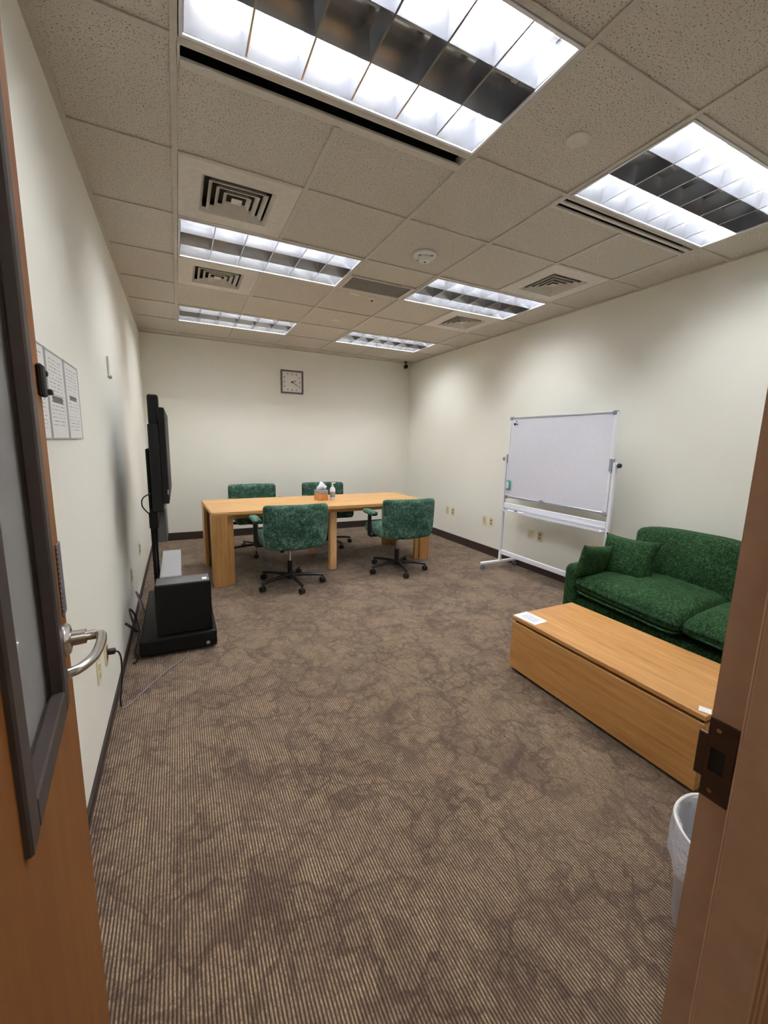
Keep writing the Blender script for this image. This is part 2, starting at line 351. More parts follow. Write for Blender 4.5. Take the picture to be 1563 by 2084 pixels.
# ------------------------------------------------------------------ ceiling lights
def light_fixture():
    HT_ = .150; w, d = 2*G-.03, G-.03
    r = thing('ceiling_light', '', 'light')
    hb = MB()
    hb.box(-w/2, w/2, -d/2, d/2, HT_, HT_+.004).box(-w/2, -w/2+.003, -d/2, d/2, 0, HT_).box(w/2-.003, w/2, -d/2, d/2, 0, HT_).box(-w/2, w/2, -d/2, -d/2+.003, 0, HT_).box(-w/2, w/2, d/2-.003, d/2, 0, HT_)
    hb.build('housing', 'steel_white', r)
    fb = MB(); e = .012
    for a in ((-w/2, w/2, -d/2, -d/2+e), (-w/2, w/2, d/2-e, d/2), (-w/2, -w/2+e, -d/2+e, d/2-e), (w/2-e, w/2, -d/2+e, d/2-e)): fb.box(*a, -.002, .004)
    fb.build('rim', 'steel_white', r)
    bw = (d-2*e)/3; L = w-2*e-.004
    prof = [(-bw/2+.001, .004)]+[(-bw/2+.001+(bw/2-.02)*t, .004+.130*(1-(1-t)**2.2)) for t in (.12, .26, .42, .6, .8, 1)]
    prof = prof+[(-a, b) for a, b in prof[::-1]]
    def trough():
        m = MB(); A = [m.bm.verts.new((-L/2, a, b)) for a, b in prof]; B = [m.bm.verts.new((L/2, a, b)) for a, b in prof]
        for i in range(len(prof)-1): m.bm.faces.new((A[i], A[i+1], B[i+1], B[i]))
        m.bm.faces.new(A); m.bm.faces.new(B[::-1])
        return m.mesh('reflector', 'louver', True)
    tr = trough()
    hh = .074; bl = MB()
    # cross blade: thin at the bottom, flared towards the lamp, trimmed to the trough
    def yat(z):
        for (a, b), (a2, b2) in zip(prof, prof[1:]):
            if b <= z <= b2: return abs(a+(a2-a)*(z-b)/(b2-b+1e-9))
        return bw/2
    rows = [(z, .0034+.012*(z/hh)**1.8) for z in (.002, .020, .040, .058, hh)]
    F = [[bl.bm.verts.new((sx*t, sy*yat(z), z)) for sx, sy in ((-1, -1), (1, -1), (1, 1), (-1, 1))] for z, t in rows]
    for A, B in zip(F, F[1:]):
        for k in range(4): bl.bm.faces.new((A[k], A[(k+1) % 4], B[(k+1) % 4], B[k]))
    bl.bm.faces.new(F[0][::-1]); bl.bm.faces.new(F[-1])
    blade = bl.mesh('louver_blade', 'louver', True)
    tl = MB().cyl((-L/2+.03, 0, 0), (L/2-.03, 0, 0), .0145, n=12, cap=False).mesh('fluorescent_tube', 'tube_lit', True)
    to = MB().cyl((-L/2+.03, 0, 0), (L/2-.03, 0, 0), .0145, n=12, cap=False).mesh('fluorescent_tube', 'tube_off', True)
    for k in (-1, 0, 1):
        link('reflector', tr, r, (0, k*bw, 0))
        t = link('fluorescent_tube', to if k == 0 else tl, r, (0, k*bw, .102))
        if k == 0: t['label'] = 'unlit middle tube'
        for s in (-1, 1): MB().box(s*(L/2-.001)-(.03 if s > 0 else 0), s*(L/2-.001)+(.03 if s < 0 else 0), -.012, .012, .086, .130, .002, 1).build('lamp_holder', 'white_plastic', r, loc=(0, k*bw, 0))
        for j in range(1, 6): link('louver_blade', blade, r, (-L/2+L*j/6, k*bw, 0))
    return r
LL = {(0, -2): 'large fluorescent louver light nearest the door, over the media cart side', (0, 1): 'fluorescent louver light between the two left square air vents', (0, 4): 'fluorescent louver light closest to the clock wall on the media cart side',
      (3, -2): 'large fluorescent louver light above the coffee table and sofa', (3, 1): 'fluorescent louver light beside the grey return grille, whiteboard side', (3, 4): 'fluorescent louver light closest to the clock wall on the whiteboard side'}
def lights():
    proto = light_fixture()
    for n, (i, k) in enumerate(LIGHTS):
        o = proto if n == 0 else copy_tree(proto)
        o.location = ((i+1)*G, (k+.5)*G, H); tag(o, LL[i, k], 'light', 'recessed fluorescent troffers')
lights()

# ------------------------------------------------------------------ air vents and small ceiling items
def vents():
    p = thing('air_vent', '', 'vent')
    s = G/2-.014; c = .185
    m = MB()
    for a in ((-s, s, -s, -c), (-s, s, c, s), (-s, -c, -c, c), (c, s, -c, c)): m.box(*a, .002, .006)
    m.build('face_plate', 'vent_white', p)
    MB().box(-c-.02, c+.02, -c-.02, c+.02, .06, .064).build('duct', 'slot_black', p)
    for j, (o_, i_) in enumerate(((.185, .168), (.146, .129), (.107, .090), (.068, .050))):
        m = MB(); zo, zi = .0, .022
        O = [m.bm.verts.new((x*o_, y*o_, zo)) for x, y in ((-1, -1), (1, -1), (1, 1), (-1, 1))]; I = [m.bm.verts.new((x*i_, y*i_, zi)) for x, y in ((-1, -1), (1, -1), (1, 1), (-1, 1))]
        O2 = [m.bm.verts.new((x*(o_+.003), y*(o_+.003), zo+.003)) for x, y in ((-1, -1), (1, -1), (1, 1), (-1, 1))]; I2 = [m.bm.verts.new((x*(i_+.002), y*(i_+.002), zi+.002)) for x, y in ((-1, -1), (1, -1), (1, 1), (-1, 1))]
        for k in range(4):
            q = (k+1) % 4; m.bm.faces.new((O[k], O[q], I[q], I[k])); m.bm.faces.new((O2[k], O2[q], I2[q], I2[k])); m.bm.faces.new((O[k], O[q], O2[q], O2[k])); m.bm.faces.new((I[k], I[q], I2[q], I2[k]))
        m.build('louver_cone', 'vent_white', p)
    MB().box(-.028, .028, -.028, .028, .004, .008, .002, 1).build('centre_plate', 'vent_white', p)
    labs = ['square louvered air vent between the nearest two left ceiling lights', 'square louvered air vent just beyond the second left ceiling light', 'square louvered air vent nearest the sofa wall, above the whiteboard', 'square louvered air vent behind the middle whiteboard-side light']
    for n, (i, k) in enumerate(VENTS):
        o = p if n == 0 else copy_tree(p); o.location = ((i+.5)*G, (k+.5)*G, H); tag(o, labs[n], 'vent', 'square ceiling diffusers')
    for x0, kind, lab in ((0, 0, 'long black slot air diffuser beside the nearest ceiling light'), (3*G, 1, 'twin slot air diffuser beside the light above the sofa')):
        r = thing('slot_diffuser', lab, 'vent', (x0+G, -G+.012, H), group='linear slot diffusers'); a = G-.014
        bars = ((0, .010), (.066, .104)) if kind == 0 else ((0, .008), (.034, .054), (.082, .104))
        for y0, y1 in bars: MB().box(-a, a, y0, y1, .000, .012, .002, 1).build('frame_bar', 'vent_white', r)
        MB().box(-a, a, 0, .104, .05, .054).box(-a, a, 0, .003, .012, .05).box(-a, a, .101, .104, .012, .05).build('slot_box', 'slot_black', r)
        for s in (-1, 1): MB().box(s*a-.005, s*a+.005, 0, .104, .0, .05).build('end_cap', 'vent_white', r)
    r = thing('return_grille', 'dark grey return air grille between two rows of ceiling lights', 'vent', (2.5*G, 1.068, H))
    a, b = G/2-.014, .142
    MB().box(-a+.02, a-.02, -b+.012, b-.012, .006, .012).build('mesh_panel', 'grille_grey', r)
    m = MB()
    for q in ((-a, a, -b, -b+.014), (-a, a, b-.014, b), (-a, -a+.022, -b+.014, b-.014), (a-.022, a, -b+.014, b-.014)): m.box(*q, .0, .012)
    m.build('frame', 'vent_white', r)
    r = thing('smoke_detector', 'round white smoke detector on the ceiling tile between air vents', 'detector', (1.551, .339, H+.007))
    MB().lathe([(.0, -.001), (.082, -.001), (.082, -.012), (.07, -.022), (.0, -.022)], n=32).build('base_ring', 'white_plastic', r, True)
    MB().lathe([(.052, -.0225), (.052, -.03), (.04, -.045), (.018, -.049), (0.0001, -.049)], n=32).build('sensing_dome', 'white_plastic', r, True)
    for k in range(4): MB().box(.056, .066, -.010, .010, -.026, -.022, .001, 1).build('vent_slot', 'grey_plastic', r, rot=(0, 0, k*PI/2+.4))
    MB().cyl((.0, 0, -.0495), (.0, 0, -.052), .007, n=10).build('indicator', 'dark', r)
    for loc, R_, lab in (((1.542, -.905, H+.007), .045, 'flat round sprinkler cover plate on the tile between the two large lights'), ((1.534, 2.132, H+.007), .042, 'small round sprinkler cover plate on the tile near the clock end')):
        r = thing('sprinkler_cover', lab, 'sprinkler', loc, group='concealed sprinkler covers')
        MB().lathe([(.0001, -.006), (R_, -.006), (R_+.002, -.004), (R_, -.0005), (.0001, -.0005)][::-1], n=32).build('cover_disc', 'vent_white', r, True); MB().lathe([(R_-.012, -.0004), (R_-.012, .002)], n=24).build('collar', 'grey_plastic', r)
    r = thing('exit_sensor', 'tiny white ceiling sensor with red spot beyond the return grille', 'sensor', (1.593, 1.319, H+.007))
    MB().lathe([(.032, 0), (.032, -.008), (.022, -.018), (.0001, -.02)], n=20).build('body', 'white_plastic', r, True); MB().lathe([(.010, -.019), (.008, -.032), (.0001, -.034)], n=12).build('red_bulb', 'red', r, True)
    tag(MB().box(-.05, .05, -.014, .014, -.003, -.0005).build('ceiling_label', 'paper', None, loc=(1.419, 1.304, H+.007)), 'small white label strip stuck to the tile beyond the grille', 'label')
    r = thing('security_camera', 'small black camera hanging in the far ceiling corner', 'camera', (3.29, 3.73, H+.007))
    MB().cyl((0, 0, 0), (0, 0, -.012), .028, n=18).build('mount', 'dark', r, True); MB().cyl((0, 0, -.012), (0, 0, -.05), .010, n=12).build('stem', 'dark', r, True)
    MB().rbox((.05, .075, .062), .018, (0, -.008, -.078), 2, 3).build('body', 'dark', r, 'all'); MB().cyl((0, -.045, -.08), (0, -.055, -.082), .018, .015, n=14).build('lens', 'tv_screen', r, True)
vents()

# ------------------------------------------------------------------ door and frame
TH = math.radians(95); PV = Vector((-.25, YF, 0)); LEAF, TK = .725, .042
def door():
    r = struct(thing('door_1', 'open wooden door with narrow dark framed glass and steel lever', 'door', (PV.x, PV.y, 0), TH), None, None)
    # local: +x along the leaf towards the latch edge, corridor face at y=-TK, room face at y=0
    A, B, Z0, Z1 = .315, .592, .93, 1.98
    m = MB(); m.box(0, A, -TK, 0, .008, 2.12); m.box(B, LEAF, -TK, 0, .008, 2.12); m.box(A, B, -TK, 0, .008, Z0); m.box(A, B, -TK, 0, Z1, 2.12)
    bmesh.ops.remove_doubles(m.bm, verts=m.bm.verts, dist=1e-5)
    m.build('leaf', 'door_wood', r)
    f = .03
    for y0, y1 in ((-TK-.008, -TK+.013), (-.013, .008)):
        for a in ((A-f, A+.012, Z0-f, Z1+f), (B-.012, B+f-.006, Z0-f, Z1+f), (A+.012, B-.012, Z0-f, Z0+.012), (A+.012, B-.012, Z1-.012, Z1+f)):
            MB().box(a[0], a[1], y0, y1, a[2], a[3], .003, 1).build('glazing_frame', 'dark_bronze', r)
    ln = MB()
    for a in ((A, A+.004, Z0, Z1), (B-.004, B, Z0, Z1), (A, B, Z0, Z0+.004), (A, B, Z1-.004, Z1)): ln.box(a[0], a[1], -TK+.013, -.013, a[2], a[3])
    ln.build('glazing_channel', 'dark_bronze', r)
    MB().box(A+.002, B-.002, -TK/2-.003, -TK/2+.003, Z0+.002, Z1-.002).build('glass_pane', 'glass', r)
    for s in (-1, 1):
        y = -TK if s < 0 else 0; hx, hz = .662, 1.0
        h = MB().lathe([(.0001, 0), (.031, 0), (.031, .006), (.026, .012), (.017, .014)], n=28).xform(Matrix.Rotation(PI/2 if s < 0 else -PI/2, 4, 'X')).build('lever_handle', 'satin_steel', r, True, (hx, y, hz))
        MB().cyl((0, s*.012, 0), (0, s*.036, 0), .0145, .0135, 20).build('neck', 'satin_steel', h, True)
        pts = bez([(0, s*.030, 0), (0, s*.050, 0), (-.010, s*.060, 0), (-.045, s*.060, -.002), (-.09, s*.053, -.003), (-.122, s*.036, -.004), (-.132, s*.020, -.004)], 6)
        MB().tube(pts, [.0095]*7+[.009]*(len(pts)-7), 12, .9).build('lever', 'satin_steel', h, True)
    MB().box(.686, .7245, -TK-.0035, -TK, 1.035, 1.175, .0016, 1).build('ribbed_plate', 'ribbed_plate', r)
    b = MB().box(.690, .722, -TK-.010, -TK, 1.440, 1.496, .003, 1).build('coat_bracket', 'slot_black', r)
    MB().box(.722, .742, -TK-.016, -TK+.004, 1.446, 1.456, .002, 1).build('hook_tip', 'slot_black', b); MB().box(.722, .734, -TK-.012, -TK+.002, 1.478, 1.488, .002, 1).build('hook_tip', 'slot_black', b)
    MB().box(LEAF-.001, LEAF+.001, -TK+.008, -.008, .93, 1.07).build('latch_plate', 'satin_steel', r)
    for z in (.2, 1.06, 1.92): MB().cyl((-.004, .004, z-.05), (-.004, .004, z+.05), .006, n=10).build('hinge', 'satin_steel', r, True)
    # steel frame
    t = struct(thing('trim_1', 'brown painted steel door frame with strike plate at the right edge', 'door frame', (0, 0, 0)), None, None)
    def jamb(x, s):       # s=+1: right jamb, opening to the left
        P = [(x, YF+.001), (x, YF-.037), (x-s*.016, YF-.037), (x-s*.016, YF-.093), (x, YF-.093), (x, YF-.155), (x+s*.052, YF-.155), (x+s*.052, YF+.001)]
        m = MB().prism(P, 0, 2.19); bmesh.ops.bevel(m.bm, geom=[e for e in m.bm.edges if abs(e.verts[0].co.z-e.verts[1].co.z) > 1], offset=.0042, segments=3, affect='EDGES'); return m.build('jamb', 'jamb_paint', t, True)
    jr = jamb(.53, 1); jamb(-.262, -1)
    P = [(YF+.012, 2.135), (YF-.037, 2.135), (YF-.037, 2.119), (YF-.093, 2.119), (YF-.093, 2.135), (YF-.155, 2.135), (YF-.155, 2.19), (YF+.012, 2.19)]
    MB().prism(P, -.262, .53, 'x').build('head', 'jamb_paint', t)
    sp = MB()
    for a in ((-.031, -.001, -.054, -.016), (-.031, -.001, .016, .054), (-.031, -.022, -.016, .016), (-.006, -.001, -.016, .016)): sp.box(.5275, .530, YF+a[0], YF+a[1], .99+a[2], .99+a[3])
    sp.box(.5272, .532, YF-.002, YF+.009, .99-.03, .99+.03, .001, 1)
    k = sp.build('strike_plate', 'strike_bronze', jr)
    MB().box(.5288, .5298, YF-.023, YF-.003, .974, 1.006).build('latch_hole', 'slot_black', jr)
    for z in (.948, 1.032): MB().cyl((.5262, YF-.012, z), (.5278, YF-.012, z), .003, n=10).build('screw', 'satin_steel', jr)
door()

# ------------------------------------------------------------------ conference table
TP = (.185, 1.655); TR = math.atan(.048)
def table():
    r = thing('conference_table', 'long oak conference table with wide panel legs and green chairs around', 'table', (TP[0], TP[1], 0), TR)
    Lx, Ly, z = 2.43, .90, .712
    for j in range(3): MB().box(0, Lx, j*Ly/3+(.0006 if j else 0), (j+1)*Ly/3-(.0006 if j < 2 else 0), z-.034, z, .0015, 1).build('top_board', 'oak_x', r)
    MB().box(.20, Lx-.20, .05, .07, z-.075, z-.034).box(.20, Lx-.20, Ly-.07, Ly-.05, z-.075, z-.034).build('apron', 'oak_x', r)
    for sx in (0, 1):
        for sy in (0, 1):
            m = MB(); m.box(0, .135, .0, .034, 0, z-.034, .003, 1).box(0, .034, .034, .17, 0, z-.034, .003, 1).box(.135, .19, .032, .062, 0, z-.034, .003, 1)
            mt = Matrix.Translation((Lx if sx else 0, Ly if sy else 0, 0)) @ Matrix.Diagonal((-1 if sx else 1, -1 if sy else 1, 1, 1))
            m.xform(mt).build('leg', 'oak_z', r)
    for y in (.07, Ly-.14): MB().box(1.18, 1.255, y, y+.07, 0, z-.034, .006, 2).build('middle_leg', 'oak_light', r)
    tag(r, None, None)
table()
def chairs():
    p = thing('swivel_chair', '', 'chair')
    hub = MB().lathe([(.034, .062), (.036, .07), (.036, .105), (.030, .118), (.026, .12)], n=20).build('hub', 'chair_black', p, True)
    for k in range(5):
        a = 2*PI*k/5+1.03; d = Vector((math.cos(a), math.sin(a), 0))
        m = MB(); pts = [d*.02+Vector((0, 0, .098)), d*.12+Vector((0, 0, .096)), d*.24+Vector((0, 0, .088)), d*.318+Vector((0, 0, .078))]
        m.tube(pts, [.02, .018, .015, .014], 10, .8); m.build('base_spoke', 'chair_black', p, True)
        w = MB(); t = Vector((-d.y, d.x, 0)); c = d*.312+Vector((0, 0, .029)); ax = (d*math.cos(k*1.7)+t*math.sin(k*1.7)).normalized()
        for s in (-1, 1): w.cyl(c+ax*s*.005, c+ax*s*.019, .028, n=14)
        w.cyl(c+Vector((0, 0, .0)), c+Vector((0, 0, .05)), .007, n=8); w.build('caster', 'caster_black', p, True)
    MB().cyl((0, 0, .118), (0, 0, .24), .026, .024, 18).build('gas_lift', 'chair_black', p, True)
    MB().cyl((0, 0, .24), (0, 0, .385), .013, n=14).build('piston', 'chrome', p, True)
    MB().box(-.10, .10, -.14, .12, .372, .402, .008, 2).build('seat_mechanism', 'chair_black', p)
    MB().tube(bez([(.09, .02, .386), (.16, .03, .384), (.22, .035, .378)], 4), .006, 8).box(.21, .26, .022, .048, .372, .384, .003, 1).build('tilt_lever', 'chair_black', p)
    def seatf(u, v, w, q):
        q = q.copy(); q.z += (.022*(1-u*u)*(1-v*v) if w > 0 else 0); q.x *= 1-.05*max(0, -v); return q
    s = MB().rbox((.56, .50, .115), .045, (0, .03, .458), 8, 4, seatf).build('seat', 'chair_velvet', p, 'all')
    def backf(u, v, w, q):
        q = q.copy(); q.x *= 1-.13*max(0, -w)**3; b = (1-u*u)*(1-w*w)
        q.y += (-.05*(1-u*u)+.014) + (-.012*b if v < 0 else .014*b); q.y -= .05*(q.z+.2); return q
    b = MB().rbox((.585, .085, .41), .036, (0, -.245, .618), 10, 4, backf).build('backrest', 'chair_velvet', p, 'all')
    MB().box(-.06, .06, -.235, -.12, .395, .407, .003, 1).build('back_bracket', 'chair_black', p)
    for s in (-1, 1):
        x = s*.305
        m = MB().tube([(s*.2, .06, .395), (s*.29, .06, .393), (x, .06, .405), (x, .06, .45), (x, .06, .63)], .013, 8, 1.6); m.build('arm_post', 'chair_black', p, True)
        MB().rbox((.075, .27, .048), .022, (x, .05, .652), 4, 4).build('arm_pad', 'chair_velvet', p, 'all')
    spots = [(.855, 1.50, .02, 'green velvet swivel chair pushed in at the near side, left of the slim leg'),
             (2.035, 1.52, -.03, 'green velvet swivel chair at the near right end of the table'),
             (.77, 2.83, PI+.03, 'green velvet swivel chair across the table on the media cart side'),
             (1.70, 2.88, PI-.04, 'green velvet swivel chair across the table behind the tissue box')]
    for n, (x, y, a, lab) in enumerate(spots):
        o = p if n == 0 else copy_tree(p); o.location = (x, y, 0); o.rotation_euler.z = a
        for ch in o.children:
            if ch.name.split('.')[0] in ('base_spoke', 'caster'): ch.rotation_euler.z = (0, -.22, .3, -.4)[n]
        tag(o, lab, 'chair', 'green swivel chairs around the table')
chairs()
def table_items():
    z = .712
    r = thing('tissue_box', 'copper coloured tissue box with pale tissue on the table', 'tissue box', (1.392, 2.20, z), .2)
    MB().box(-.06, .06, -.06, .06, 0, .075, .006, 2).build('lower_band', 'copper', r); MB().box(-.0595, .0595, -.0595, .0595, .075, .118, .006, 2).build('upper_band', 'shelf_grey', r)
    m = MB(); n = 20
    rings = [[m.bm.verts.new((math.cos(a)*q*(1+.25*math.sin(3*a+j)), math.sin(a)*q*.7*(1+.3*math.cos(2*a+j*1.3)), zz+.012*math.sin(4*a+j))) for a in [2*PI*i/n for i in range(n)]] for j, (q, zz) in enumerate(((.02, .112), (.05, .13), (.058, .148), (.036, .165), (.022, .19), (.008, .205)))]
    for A, B in zip(rings, rings[1:]):
        for i in range(n): m.bm.faces.new((A[i], A[(i+1) % n], B[(i+1) % n], B[i]))
    m.bm.faces.new(rings[-1]); m.build('tissue', 'tissue', r, 'all')
    r = thing('sanitizer_bottle', 'small white pump bottle standing beside the tissue box', 'bottle', (1.525, 2.19, z))
    MB().lathe([(.0001, 0), (.030, 0), (.032, .006), (.032, .12), (.026, .138), (.013, .146)], n=22).build('body', 'white_plastic', r, True)
    MB().lathe([(.014, .146), (.014, .165), (.006, .168), (.006, .19), (.0001, .19)], n=16).box(-.012, .034, -.007, .007, .188, .2, .002, 1).build('pump', 'white_plastic', r)
    MB().lathe([(.0323, .03), (.0323, .095)], n=22).build('print_band', 'shelf_grey', r, True)
table_items()

# ------------------------------------------------------------------ whiteboard
def whiteboard():
    r = thing('rolling_whiteboard', 'large white rolling whiteboard on a wheeled frame by the wall', 'whiteboard', (3.175, .52, 0))
    w = .60; z0, z1 = .815, 1.675           # half width, board bottom and top
    MB().box(-.010, .010, -w+.012, w-.012, z0+.012, z1-.012).build('writing_surface', 'board_white', r)
    for a in ((-w, w, z1-.018, z1), (-w, w, z0, z0+.022)): MB().box(-.014, .014, a[0], a[1], a[2], a[3], .003, 1).build('frame_rail', 'alu', r)
    for s in (-1, 1): MB().box(-.014, .014, s*w-.011, s*w+.011, z0, z1, .003, 1).build('frame_rail', 'frame_white', r)
    for s in (-1, 1):
        for z in (z0+.01, z1-.01): MB().box(-.018, .018, s*(w-.008)-.018, s*(w-.008)+.018, z-.018, z+.018, .006, 2).build('corner_cap', 'corner_grey', r)
    for s in (-1, 1):
        y = s*(w+.035)
        MB().box(-.015, .015, y-.014, y+.014, .075, 1.26, .004, 1).build('upright', 'frame_white', r)
        MB().cyl((0, s*(w+.01), 1.235), (0, y+s*.03, 1.235), .009, n=10).build('pivot_bolt', 'alu', r, True)
        MB().box(-.024, .012, s*(w+.002), s*(w+.018), 1.19, 1.285, .004, 1).build('pivot_bracket', 'corner_grey', r)
        MB().cyl((0, y+s*.03, 1.235), (0, y+s*.05, 1.235), .02, .017, 12).build('clamp_knob', 'dark' if s < 0 else 'alu', r, True)
        f = MB().box(-.27, .25, y-.018, y+.018, .062, .09, .004, 1).build('foot', 'frame_white', r)
        for x in (-.245, .225):
            m = MB()
            for q in (-1, 1): m.cyl((x, y+q*.004, .026), (x, y+q*.014, .026), .026, n=14)
            m.cyl((x, y, .03), (x, y, .063), .007, n=8); m.build('caster', 'grey_plastic', f, True)
    MB().box(-.012, .012, -w-.02, w+.02, .165, .215, .004, 1).build('cross_beam', 'frame_white', r)
    MB().box(-.012, .012, -w-.02, w+.02, .70, .755, .004, 1).build('upper_beam', 'frame_white', r)
    m = MB(); m.prism([(-.075, .672), (-.075, .690), (-.071, .690), (-.071, .677), (.012, .677), (.012, .70), (.016, .70), (.016, .672)], -w-.01, w+.01, 'y').build('pen_tray', 'frame_white', r)
    MB().box(-.020, -.010, .07, .12, .80, .85, .004, 1).build('latch', 'corner_grey', r)
    # things on it
    for (y, zz, c, lab) in ((.535, 1.605, 'dark', 'dark round magnet at the top corner of the whiteboard'), (.515, 1.632, 'corner_grey', 'small grey magnet above the dark one on the whiteboard'), (.50, 1.602, 'red', 'tiny red magnet in the corner of the whiteboard')):
        q = .013 if c == 'dark' else .008
        tag(MB().cyl((-.011, 0, 0), (-.021, 0, 0), q, q*.8, 16).build('magnet', c, None, True, (3.175, .52+y, zz)), lab, 'magnet', 'magnets in the whiteboard corner')
    t = thing('eraser', 'teal eraser stuck low on the whiteboard edge', 'eraser', (3.1475, 1.075, .955))
    MB().rbox((.022, .055, .11), .010, (0, 0, 0), 2, 3).build('felt_block', 'teal', t, 'all'); MB().rbox((.008, .03, .07), .004, (-.013, 0, 0), 1, 2).build('grip', 'white_plastic', t, 'all')
    for k, (y, c, lab) in enumerate(((.86, 'dark', 'black marker lying in the whiteboard tray'), (1.0, 'teal', 'teal marker lying in the whiteboard tray'))):
        t = thing('marker', lab, 'marker', (3.13, y, .686), .04-.1*k, 'markers in the tray')
        MB().cyl((0, -.06, 0), (0, .03, 0), .008, n=10).build('barrel', 'white_plastic', t, True); MB().cyl((0, .03, 0), (0, .065, 0), .009, n=10).build('cap', c, t, True)
whiteboard()

# ------------------------------------------------------------------ sofa, pillows
def wrinkle(q, amp, sc): return amp*mnoise.noise(Vector((q.x*sc, q.y*sc, q.z*sc+3)))
def sofa():
    r = thing('sofa', 'dark green velvet two seat sofa against the wall behind the coffee table', 'sofa', (2.50, -.26, 0))
    # local: x 0 front -> .9 wall, y 0 far arm -> -1.8 near arm
    D, Lh = .905, 1.685
    MB().rbox((D-.04, Lh-.2, .22), .02, (D/2+.02, -Lh/2, .16), 6, 2).build('base', 'sofa_velvet', r, 'all')
    for y in (-.055, -Lh+.055):
        def armf(u, v, w, q):
            q = q.copy(); q.z += .012*(1-v*v) if w > 0 else 0; return q
        a = MB().rbox((D-.02, .115, .46), .04, (D/2, y, .28), 6, 4, armf).build('arm', 'sofa_velvet', r, 'all')
    for x in (.05, D-.06):
        for y in (-.08, -Lh+.08): MB().cyl((x, y, 0), (x, y, .06), .018, .024, 12).build('foot', 'dark', r, True)
    MB().rbox((.12, Lh-.12, .50), .04, (D-.075, -Lh/2, .33), 6, 3).build('back_frame', 'sofa_velvet', r, 'all')
    for j in range(2):
        yc = -.115-.364-j*.728
        def seatf(u, v, w, q):
            q = q.copy(); e = max(0, (1-u*u)*(1-v*v))
            if w > .2: q.z += .05*e**.6 + wrinkle(q+Vector((j*2, 0, 0)), .018, 10)*(e**.3) + .006*math.sin(v*26+u*5)*e*(1-abs(u))
            if w < .2 and u < 0: q.z += .055*u*u*(1-w)*.5
            # front edge droops towards the meeting corner
            q.z -= .045*max(0, -u)**2*(.5-.5*v if j == 0 else .5+.3*abs(v)); q.x += .02*max(0, -u)*(1-v*v)*-1
            return q
        c = MB().rbox((.72, .735, .15), .055, (.335, yc, .375), 14, 5, seatf).build('seat_cushion', 'sofa_velvet', r, 'all')
        # piping around the front edge of the cushion
        pts = bez([(.06, yc+.355, .345), (-.018, yc+.31, .348), (-.04, yc+.15, .343), (-.045, yc-.1, .332), (-.035, yc-.31, .318), (.05, yc-.355, .318)], 6)
        MB().tube(pts, .008, 8).build('piping', 'sofa_velvet', c, 'all')
        def backf(u, v, w, q):
            q = q.copy(); e = max(0, (1-v*v)*(1-w*w)); q.z += .03*(1-abs(v)**3)*max(0, w)
            q.x += (-.05 if u < 0 else .02)*e + wrinkle(q+Vector((5+j, 0, 0)), .010, 7); q.x += .16*(q.z+.2)*.55; return q
        MB().rbox((.17, .72, .43), .04, (.60, -.535+.01-j*.725, .565), 10, 5, backf).build('back_cushion', 'sofa_velvet', r, 'all')
    return r
sofa()
def pillow(name, lab, sx, sz, th, loc, rot, grp):
    n = 18; m = MB()
    def pt(u, v, s):
        pin = 1-.10*(1-u*u)-0; pin2 = 1-.10*(1-v*v)
        x = u*sx/2*pin2; z = v*sz/2*pin
        h = th/2*max(0, (1-u**4)*(1-v**4))**.55
        return Vector((x+wrinkle(Vector((u, v, s)), .008, 2.5), s*(h+.004*math.sin(u*9+v*7)*(1-abs(u))*(1-abs(v))), z))
    for s in (-1, 1):
        V = [[m.bm.verts.new(pt(-1+2*i/n, -1+2*j/n, s)) for j in range(n+1)] for i in range(n+1)]
        for i in range(n):
            for j in range(n): m.bm.faces.new((V[i][j], V[i+1][j], V[i+1][j+1], V[i][j+1]))
    bmesh.ops.remove_doubles(m.bm, verts=m.bm.verts, dist=.0095)
    o = m.build(name, 'sofa_velvet', None, 'all', loc, rot); tag(o, lab, 'pillow', grp); return o
pillow('throw_pillow', 'square dark green throw pillow leaning on the sofa back', .39, .32, .14, (2.84, -.525, .585), (math.radians(-14), 0, math.radians(-84)), 'green pillows on the sofa')
pillow('throw_pillow', 'small dark green pillow squeezed against the far sofa arm', .33, .25, .08, (2.605, -.425, .565), (math.radians(10), math.radians(6), math.radians(2)), 'green pillows on the sofa')

# ------------------------------------------------------------------ coffee table
def coffee():
    r = thing('coffee_table', 'low boxy oak coffee table in front of the green sofa', 'table', (1.735, -1.605, 0))
    Dx, Ly, z = .52, 1.05, .352
    MB().box(.03, Dx-.03, .03, Ly-.03, 0, .022).build('plinth', 'dark', r)
    MB().box(.028, Dx-.028, .028, Ly-.028, .022, z-.022).build('carcass', 'oak_y', r)
    MB().box(-.002, Dx+.002, -.002, Ly+.002, z-.022, z, .003, 2).build('top_panel', 'oak_y', r)
    MB().box(0, .012, 0, Ly, .018, z-.038, .002, 1).build('front_panel', 'oak_y', r); MB().box(Dx-.012, Dx, 0, Ly, .018, z-.038, .002, 1).build('front_panel', 'oak_y', r)
    MB().box(.0125, Dx-.0125, 0, .012, .018, z-.038, .002, 1).build('end_panel', 'oak_x', r); MB().box(.0125, Dx-.0125, Ly-.012, Ly, .018, z-.038, .002, 1).build('end_panel', 'oak_x', r)
    t = tag(MB().box(-.055, .055, -.08, .08, 0, .0015).build('paper_note', 'paper', None, loc=(1.798, -.637, z+.0005), rot=(0, 0, .06)), 'white paper note on the far corner of the coffee table', 'paper')
    MB().box(-.034, .034, -.055, .05, .0016, .0019).build('print_block', 'print_pale', t)
    tag(MB().box(-.02, .02, -.02, .02, 0, .0015).build('paper_note', 'paper', None, loc=(1.775, -1.582, z+.0005), rot=(0, 0, .4)), 'small white tag on the near corner of the coffee table', 'paper')
coffee()

